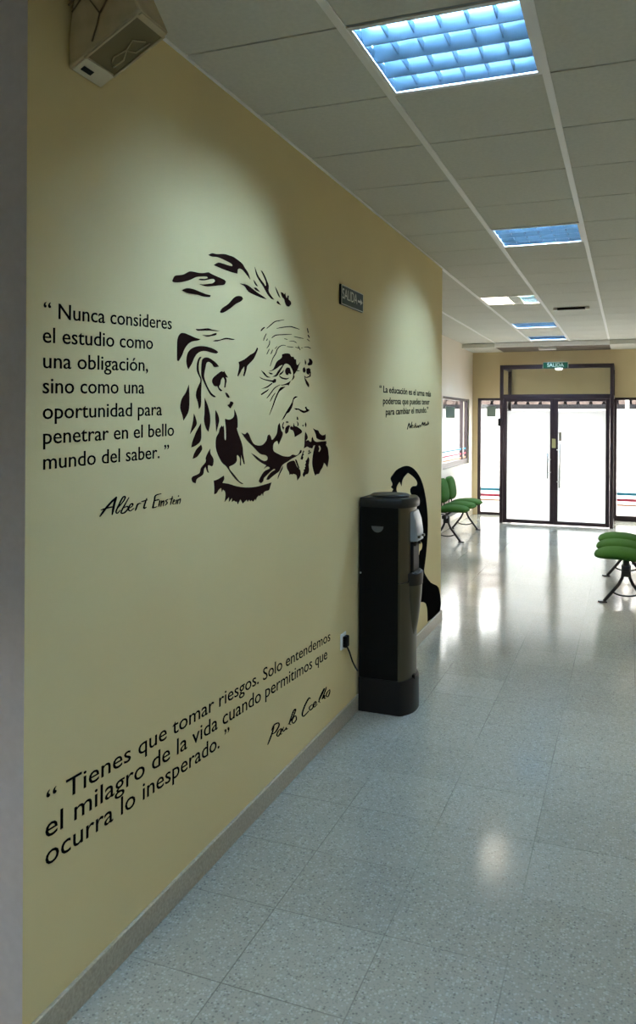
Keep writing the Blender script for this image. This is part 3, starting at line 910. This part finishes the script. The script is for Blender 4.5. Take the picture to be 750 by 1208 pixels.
for p in (
        [(165, 330), (215, 310), (240, 265), (265, 215), (320, 170), (325, 130), (370, 118), (415, 125), (430, 155), (460, 160), (470, 185), (490, 190), (495, 245), (520, 270), (505, 310), (480, 350), (465, 370), (470, 400), (450, 430), (430, 440), (410, 480), (400, 500), (390, 490), (330, 497), (300, 490), (345, 485), (400, 460), (440, 430), (455, 390), (455, 340), (440, 300), (415, 260), (380, 240), (350, 250), (320, 300), (290, 350), (260, 390), (210, 395), (250, 370), (275, 330), (310, 285), (335, 255), (300, 265), (255, 300), (205, 325)],
        [(365, 310), (385, 285), (415, 290), (425, 325), (435, 360), (420, 365), (405, 350), (395, 375), (375, 370), (362, 340)],
        [(300, 355), (320, 340), (345, 315), (335, 345), (310, 370), (290, 375)],
        [(285, 375), (330, 402), (380, 412), (412, 405), (380, 427), (335, 422), (305, 405)],
        [(80, 320), (120, 350), (150, 385), (190, 402), (150, 402), (110, 365)],
        [(55, 395), (110, 420), (170, 432), (215, 435), (235, 420), (255, 425), (250, 460), (220, 470), (205, 455), (150, 442), (90, 422)],
        [(80, 538), (140, 512), (205, 466), (212, 476), (150, 522)], [(75, 600), (110, 575), (170, 538), (150, 565), (85, 610)],
        [(165, 343), (200, 350), (218, 362), (190, 367)],
        [(175, 845), (210, 745), (242, 648), (278, 568), (310, 520), (365, 512), (325, 545), (290, 575), (252, 655), (218, 748)],
        [(640, 180), (665, 185), (685, 220), (675, 255), (640, 262), (625, 245), (645, 215)], [(570, 300), (590, 280), (603, 320), (590, 347), (575, 337)],
        [(613, 300), (640, 290), (662, 310), (652, 345), (635, 372), (614, 350)], [(588, 382), (610, 398), (648, 385), (655, 330), (664, 335), (662, 392), (620, 408), (592, 400)],
        [(588, 400), (610, 430), (642, 482), (640, 520), (612, 482), (595, 430)], [(596, 190), (609, 228), (600, 255), (594, 230)],
        [(542, 218), (518, 270), (503, 262), (530, 235)], [(500, 316), (540, 325), (505, 330)]):
    d.poly(*G, p)
for p, wd in (([(145, 648), (190, 590), (240, 525), (300, 490)], 9), ([(185, 685), (215, 625), (245, 585)], 7)):
    d.stroke(*G, p, wd)
d = pd('forehead')
G = ((300, 375), 10)
for p, wd in (
        ([(75, 155), (95, 130), (120, 110)], 14), ([(145, 125), (190, 85), (240, 45), (290, 33), (350, 22)], 10), ([(262, 125), (330, 112), (420, 103), (480, 118), (530, 135)], 11),
        ([(203, 237), (250, 205), (330, 198), (440, 193)], 11), ([(465, 220), (510, 230), (580, 245)], 8), ([(105, 268), (120, 225), (140, 185)], 7), ([(140, 270), (155, 245)], 7),
        ([(145, 360), (175, 310), (178, 265)], 8), ([(145, 430), (175, 365)], 7), ([(192, 428), (215, 375)], 8), ([(350, 245), (390, 255)], 7), ([(410, 275), (460, 275), (497, 295)], 7),
        ([(185, 570), (215, 480), (250, 420), (268, 370), (300, 335), (340, 322), (370, 330)], 9), ([(240, 365), (268, 335)], 6), ([(380, 338), (460, 347)], 8), ([(480, 345), (535, 360)], 7),
        ([(515, 330), (540, 380)], 6), ([(585, 345), (630, 345), (665, 362)], 8), ([(550, 355), (570, 352)], 6), ([(622, 120), (635, 180)], 9), ([(630, 200), (648, 235)], 10), ([(620, 250), (650, 275)], 6)):
    d.stroke(*G, p, wd)
d = pd('hair')
d.poly((270, 375), 10, [(330, 350), (340, 365), (320, 420), (285, 490), (215, 565), (205, 610), (180, 690), (168, 680), (180, 620), (180, 570), (150, 610), (135, 640), (108, 690), (100, 680), (115, 610), (120, 560), (112, 520), (180, 490), (250, 435), (300, 405)])
pt_inv = Matrix.Translation(-Vector(pt.location))
for k, dd in PD.items():
    bmesh.ops.transform(dd.bm, matrix=pt_inv, verts=dd.bm.verts)
    dd.build({'hair': 'hair', 'ear': 'ear', 'collar': 'collar', 'jaw': 'jaw_shadow', 'necktie': 'necktie', 'moustache': 'moustache_print', 'eyes': 'eye_print', 'forehead': 'forehead_crease'}[k], 'vinyl_brown', pt)

d = Decal()
d.poly((440, 540), 5.49, [(122, 275), (122, 220), (130, 205), (115, 190), (125, 170), (112, 135), (130, 105), (150, 80), (180, 62), (215, 52), (250, 62), (280, 90), (305, 130), (325, 185), (340, 260), (350, 340), (354, 420), (352, 500), (345, 600), (335, 690), (330, 735), (345, 770), (375, 810), (425, 843), (433, 990), (352, 1062), (350, 985), (340, 945), (322, 935), (300, 935), (285, 760), (290, 700), (300, 610), (314, 590), (318, 560), (310, 545), (290, 500), (285, 400), (280, 330), (270, 255), (245, 235), (240, 205), (255, 185), (278, 182), (285, 165), (275, 140), (250, 115), (225, 98), (200, 125), (188, 150), (183, 185), (172, 155), (155, 180), (150, 205), (155, 230), (150, 275)])
tag(d.build('wall_portrait', 'vinyl_black'), 'black outline portrait half hidden behind the water cooler at the wall end', 'wall decal')

# ------------------------------------------------------------------ wall exit sign


def flat_text(body, parent, m, origin, u, v, width, height, name='lettering', off=.0006):
    me = text_mesh(body)
    xs = [q.co.x for q in me.vertices]; ys = [q.co.y for q in me.vertices]
    x0, x1, y0, y1 = min(xs), max(xs), min(ys), max(ys)
    U, V, O = Vector(u), Vector(v), Vector(origin); N = U.cross(V)
    for q in me.vertices:
        q.co = O + U * ((q.co.x - x0) / (x1 - x0) * width) + V * ((q.co.y - y0) / (y1 - y0) * height) + N * off
    me.materials.append(MT[m]); me.name = name
    o = bpy.data.objects.new(name, me); COL.objects.link(o); o.parent = parent
    return o


es = thing('exit_sign', 'dark green exit sign with an arrow high on the cream wall', 'sign', (WX, 4.335, 2.412))
MB().box(0, .014, -.195, .195, -.056, .056, .003, 1).build('panel', 'sign_dark_green', es)
b = MB()
frame = [(-.193, -.189, -.054, .054), (.189, .193, -.054, .054)]
for y0, y1, z0, z1 in frame: b.box(.014, .0148, y0, y1, z0, z1)
b.box(.014, .0148, -.189, .189, .050, .054).box(.014, .0148, -.189, .189, -.054, -.050)
b.build('border', 'sign_white', es)
flat_text('SALIDA', es, 'sign_white', (.0144, -.178, -.022), (0, 1, 0), (0, 0, 1), .255, .058)
b = MB()
b.prism([(.092, -.006), (.14, -.006), (.14, -.018), (.178, 0), (.14, .018), (.14, .006), (.092, .006)], 'x', .014, .0148)
b.build('arrow', 'sign_white', es)

ds = thing('exit_sign', 'green exit sign with white lettering on top of the glass door frame', 'sign', (-1.11, DY - .001, 2.62))
MB().box(-.2, .2, -.022, 0, -.045, .055, .003, 1).build('panel', 'sign_green', ds)
b = MB()
b.box(-.2, -.194, -.0235, -.022, -.045, .055).box(.194, .2, -.0235, -.022, -.045, .055).box(-.194, .194, -.0235, -.022, .049, .055)
b.build('border', 'sign_white', ds)
flat_text('SALIDA', ds, 'sign_white', (-.13, -.0225, -.022), (1, 0, 0), (0, 0, 1), .26, .058)
b = MB(); b.lathe([(.002, -.085), (.045, -.078), (.062, -.062), (.062, -.046)], (.055, -.04, 0), 'z', 20)
b.build('lamp_dome', 'glow_dome', ds)

# ------------------------------------------------------------------ loudspeaker near the ceiling
sp = thing('loudspeaker', 'old ivory wall loudspeaker with dark grille tilted down in the top left corner', 'loudspeaker', (WX, 1.853, 2.7))
prof = [(.002, .016), (.240, .140), (.165, .300), (.03, .300), (.002, .11)]
DW = .147
o = MB().prism(prof, 'y', 0, DW, .006, 2).build('cabinet', 'ivory', sp)
fx, fz = .240 - .002, .140 - .016
fl = math.hypot(fx, fz); U = Vector((fx / fl, 0, fz / fl)); N = Vector((fz / fl, 0, -fx / fl)); O = Vector((.002, 0, .016))


def fp(a, y, n=0.0): return O + U * a + N * n + Vector((0, y, 0))


def slab(name, m, a0, a1, y0, y1, n0, n1, par):
    b = MB(); vs_ = [b.bm.verts.new(fp(a, y, n)) for n in (n0, n1) for a, y in ((a0, y0), (a1, y0), (a1, y1), (a0, y1))]
    fs = [b.bm.faces.new([vs_[i] for i in f]) for f in ((3, 2, 1, 0), (4, 5, 6, 7), (0, 1, 5, 4), (1, 2, 6, 5), (2, 3, 7, 6), (3, 0, 4, 7))]
    bmesh.ops.recalc_face_normals(b.bm, faces=fs)
    return b.build(name, m, par)


gr = slab('grille', 'grille', .062, fl - .022, .012, DW - .008, -.001, .0012, sp)
b = MB()
b.tube([fp(.09, .09, .004), fp(.11, .075, .006), fp(.15, .085, .006), fp(.185, .07, .006), fp(.205, .11, .004)], .0022, 6)
b.tube([fp(.08, .11, .003), fp(.12, .11, .006), fp(.15, .085, .008), fp(.16, .12, .004), fp(.21, .125, .004)], .0022, 6)
b.build('loose_wire', 'ivory', gr)
for a0, a1, y0, y1 in ((.055, fl - .015, 0.005, .012), (.055, fl - .015, DW - .008, DW - .001), (fl - .022, fl - .004, .012, DW - .008)):
    slab('rim', 'ivory', a0, a1, y0, y1, -.002, .005, sp)
pl = slab('badge_plate', 'ivory_light', .004, .058, .012, DW - .004, -.001, .0035, sp)
slab('badge', 'black_plastic', .018, .034, .03, .075, .0035, .0045, pl)
b = MB()
b.tube([(.015, -.003, .17), (.06, -.004, .215), (.11, -.004, .15), (.10, -.004, .115), (.085, -.004, .075)], .0024, 6)
b.tube([(.175, -.003, .245), (.14, -.004, .19), (.11, -.004, .15)], .0024, 6)
b.tube([(.004, -.004, .26), (.02, -.006, .235), (.012, -.006, .225), (.03, -.006, .215), (.02, -.006, .2), (.005, -.004, .19)], .004, 6)
b.build('cord', 'brown_cord', sp)

# ------------------------------------------------------------------ water cooler
wc = thing('water_cooler', 'tall black and silver water dispenser standing against the cream wall', 'water dispenser', (WX, 4.64, 0))
# local: x out from the wall, y along the wall, half width .16
def plan(ex, w_=.16, bow=.05, xs=.262, n=8):
    p = [(.014, -w_), (xs, -w_)]
    for k in range(n + 1):
        a = -1 + 2 * k / n
        p.append((xs + .012 + (bow + ex) * (1 - abs(a) ** 2.6), a * (w_ - .006)))
    p += [(xs, w_), (.014, w_)]
    return p


def loft(b, rings):
    """stack of equal-length closed plans (points, z)"""
    vr = [[b.bm.verts.new((x, y, z)) for x, y in pts] for pts, z in rings]
    n = len(vr[0]); fs = []
    for a, c in zip(vr, vr[1:]):
        for k in range(n): fs.append(b.bm.faces.new([a[k], a[(k + 1) % n], c[(k + 1) % n], c[k]]))
    fs += [b.bm.faces.new(vr[0][::-1]), b.bm.faces.new(vr[-1])]
    bmesh.ops.recalc_face_normals(b.bm, faces=fs)
    return b


b = MB(); loft(b, [(plan(.006, .164), 0.0), (plan(.006, .164), .02), (plan(.003, .162), .19), (plan(-.004, .158), .198)])
smooth_by_angle(b.build('base_plinth', 'plinth', wc))
MB().box(.014, .250, -.16, .16, .198, 1.205, .006, 2).build('body', 'black_plastic', wc)


def front(z0, z1, name, m, ex=0.0, hw=.16):
    """bowed front panel between two heights"""
    b = MB()
    n = 14; outer = []
    for k in range(n + 1):
        a = -1 + 2 * k / n
        outer.append((.262 + (.05 + ex) * (1 - abs(a) ** 2.6), a * hw))
    pts = [(.251, -hw)] + outer + [(.251, hw)]
    loft(b, [(pts, z0), (pts, z1)])
    return smooth_by_angle(b.build(name, m, wc), 50)


front(.198, .765, 'lower_panel', 'silver_plastic')
front(.772, 1.205, 'upper_panel', 'silver_plastic', -.006)
# recessed black dispensing niche, tap shield, tray and curved lower bulge
MB().box(.2, .318, -.068, .075, .80, 1.10, .01, 2).build('niche', 'black_plastic', wc)
b = MB()
prof = [(.280, 1.175), (.312, 1.178), (.330, 1.13), (.341, 1.06), (.342, 1.005), (.280, .995)]
b.prism(prof, 'y', -.075, .085, .012, 3)
smooth_by_angle(b.build('tap_shield', 'grey_plastic', wc), 40)
for y in (-.05, .05):
    t = MB().tube([(.322, y, 1.02), (.322, y, .975)], .011, 12).build('tap', 'dark_plastic', wc)
    MB().box(.338, .356, y - .012, y + .014, 1.022, 1.036, .003, 1).build('tap_lever', 'silver_plastic', t)
def tray_plan(w_, r):
    r *= .66; w_ *= .86
    return [(.29, -w_)] + [(.30 + r * cos(a), w_ * sin(a)) for a in [-pi / 2 + pi * k / 12 for k in range(13)]] + [(.29, w_)]
b = MB(); loft(b, [(tray_plan(.108, .082), .745), (tray_plan(.112, .086), .80), (tray_plan(.112, .086), .815), (tray_plan(.104, .078), .818)])
tr = smooth_by_angle(b.build('drip_tray', 'dark_plastic', wc), 40)
b = MB()
for k in range(7):
    y = -.075 + k * .025
    b.box(.312, .30 + .052 * math.sqrt(max(.02, 1 - (y / .093) ** 2)) - .006, y - .004, y + .004, .818, .822)
b.build('tray_grid', 'steel', tr)
b = MB()
rings = []
for z, k in ((.43, .02), (.46, .22), (.52, .48), (.60, .74), (.68, .92), (.745, 1.0)):
    rings.append((tray_plan(.045 + .058 * k, .012 + .066 * k), z))
loft(b, rings); smooth_by_angle(b.build('front_bulge', 'silver_plastic', wc), 40)
b = MB(); loft(b, [(plan(.0, .161), 1.205), (plan(.002, .162), 1.215), (plan(.0, .160), 1.245), (plan(-.012, .150), 1.258)])
lid = smooth_by_angle(b.build('lid', 'dark_plastic', wc), 40)
MB().lathe([(.118, 1.256), (.118, 1.268), (.108, 1.274), (.05, 1.275), (.012, 1.274)], (.155, 0, 0), 'z', 32).build('lid_disc', 'dark_plastic', lid)
b = MB()
pts = [(.125 + .036 * cos(a), 1.094 + .036 * sin(a)) for a in [pi + pi * k / 12 for k in range(13)]]
b.prism(pts, 'y', -.1625, -.1585); b.build('side_grip', 'grip', wc)
MB().box(.285, .325, -.052, -.02, .185, .215, .004, 1).build('latch', 'black_plastic', wc)
MB().lathe([(.006, -.163), (.006, -.159)], (.022, 0, .815), 'y', 12).build('screw', 'white_plastic', wc)

ws = thing('wall_socket', 'small white wall socket left of the water dispenser', 'socket', (WX, 4.228, .475))
MB().box(0, .009, -.042, .042, -.045, .045, .004, 2).build('plate', 'white_plastic', ws)
pc = thing('power_cord', 'black plug and cord running from the wall socket to the water dispenser', 'cord', (WX, 4.235, .472))
MB().box(.009, .032, -.028, .022, -.03, .032, .005, 2).build('plug', 'black_plastic', pc)
MB().tube([(.022, .005, -.028), (.026, .04, -.07), (.024, .10, -.14), (.018, .17, -.195), (.009, .238, -.235)], .0045, 8).build('cable', 'black_plastic', pc)

# ------------------------------------------------------------------ waiting benches


def cushion(wd, dp, ht, droop, name, m, parent, upright=False, e=3.2):
    """rounded upholstered pad: superellipse outline, domed faces; long axis y"""
    b = MB(); n, rings = 36, 10
    vr = []
    for i in range(rings + 1):
        ph = -pi / 2 + pi * i / rings
        rr = cos(ph) ** .45 if 0 < i < rings else .02
        z = sin(ph) * ht / 2
        ring = []
        for k in range(n):
            a = 2 * pi * k / n
            c, s_ = cos(a), sin(a)
            x = dp / 2 * math.copysign(abs(c) ** (2 / e), c) * rr; y = wd / 2 * math.copysign(abs(s_) ** (2 / e), s_) * rr
            zz = z + droop * (1 - (x / (dp / 2)) ** 2 * 1.0 - .25 * (y / (wd / 2)) ** 2)
            ring.append(b.bm.verts.new((x, y, zz)))
        vr.append(ring)
    for r0, r1 in zip(vr, vr[1:]):
        for k in range(n): b.bm.faces.new([r0[k], r0[(k + 1) % n], r1[(k + 1) % n], r1[k]])
    b.bm.faces.new(vr[0][::-1]); b.bm.faces.new(vr[-1])
    return b.build(name, m, parent, smooth=True)


def make_bench(label, loc, rotz):
    """faces +x; seats along y; origin on the floor under the beam"""
    t = thing('waiting_bench', label, 'bench', loc, rotz, 'green three seat waiting benches')
    MB().box(-.03, .03, -.86, .86, .335, .385, .006, 2).build('beam', 'black_metal', t)
    for y in (-.68, .68):
        b = MB().box(-.042, .042, y - .035, y + .035, .26, .37, .006, 1)
        for s in (-1, 1):
            b.tube([(s * .026, y, .30), (s * .034, y, .245), (s * .062, y, .185), (s * .13, y, .095), (s * .195, y, .012)], .0155, 10)
        lf = b.build('leg_frame', 'black_metal', t)
        b = MB()
        b.tube([(.135 * cos(a) * .92, y, .125 + .05 * sin(a)) for a in [pi + pi * k / 14 for k in range(15)]], .0085, 8)
        b.build('hoop', 'black_metal', lf)
        for s in (-1, 1):
            b = MB(); b.prism([(s * .165, y - .018), (s * .232, y - .022), (s * .25, y), (s * .232, y + .022), (s * .165, y + .018)], 'z', 0, .014, .003, 1)
            b.build('foot', 'black_metal', lf)
    for y in (-.54, 0, .54):
        c = cushion(.50, .50, .085, .035, 'seat', 'green_fabric', t)
        c.location = (.04, y, .425); c.rotation_euler = (0, R(-3), 0)
        bk = cushion(.50, .36, .075, .02, 'backrest', 'green_fabric', t, e=4.5)
        bk.location = (-.20, y, .66); bk.rotation_euler = (0, R(80), 0)
        for s in (-.09, .09):
            b = MB().tube([(-.05, y + s, .375), (-.17, y + s, .385), (-.205, y + s, .42), (-.20, y + s, .50), (-.215, y + s, .66)], .009, 8)
            b.build('back_support', 'black_metal', t)
    return t


make_bench('green three seat bench against the far left wall below the window', (-2.385, 11.85, 0), 0)
make_bench('green three seat bench on the right edge, seen from its end', (-.01, 8.70, 0), pi)
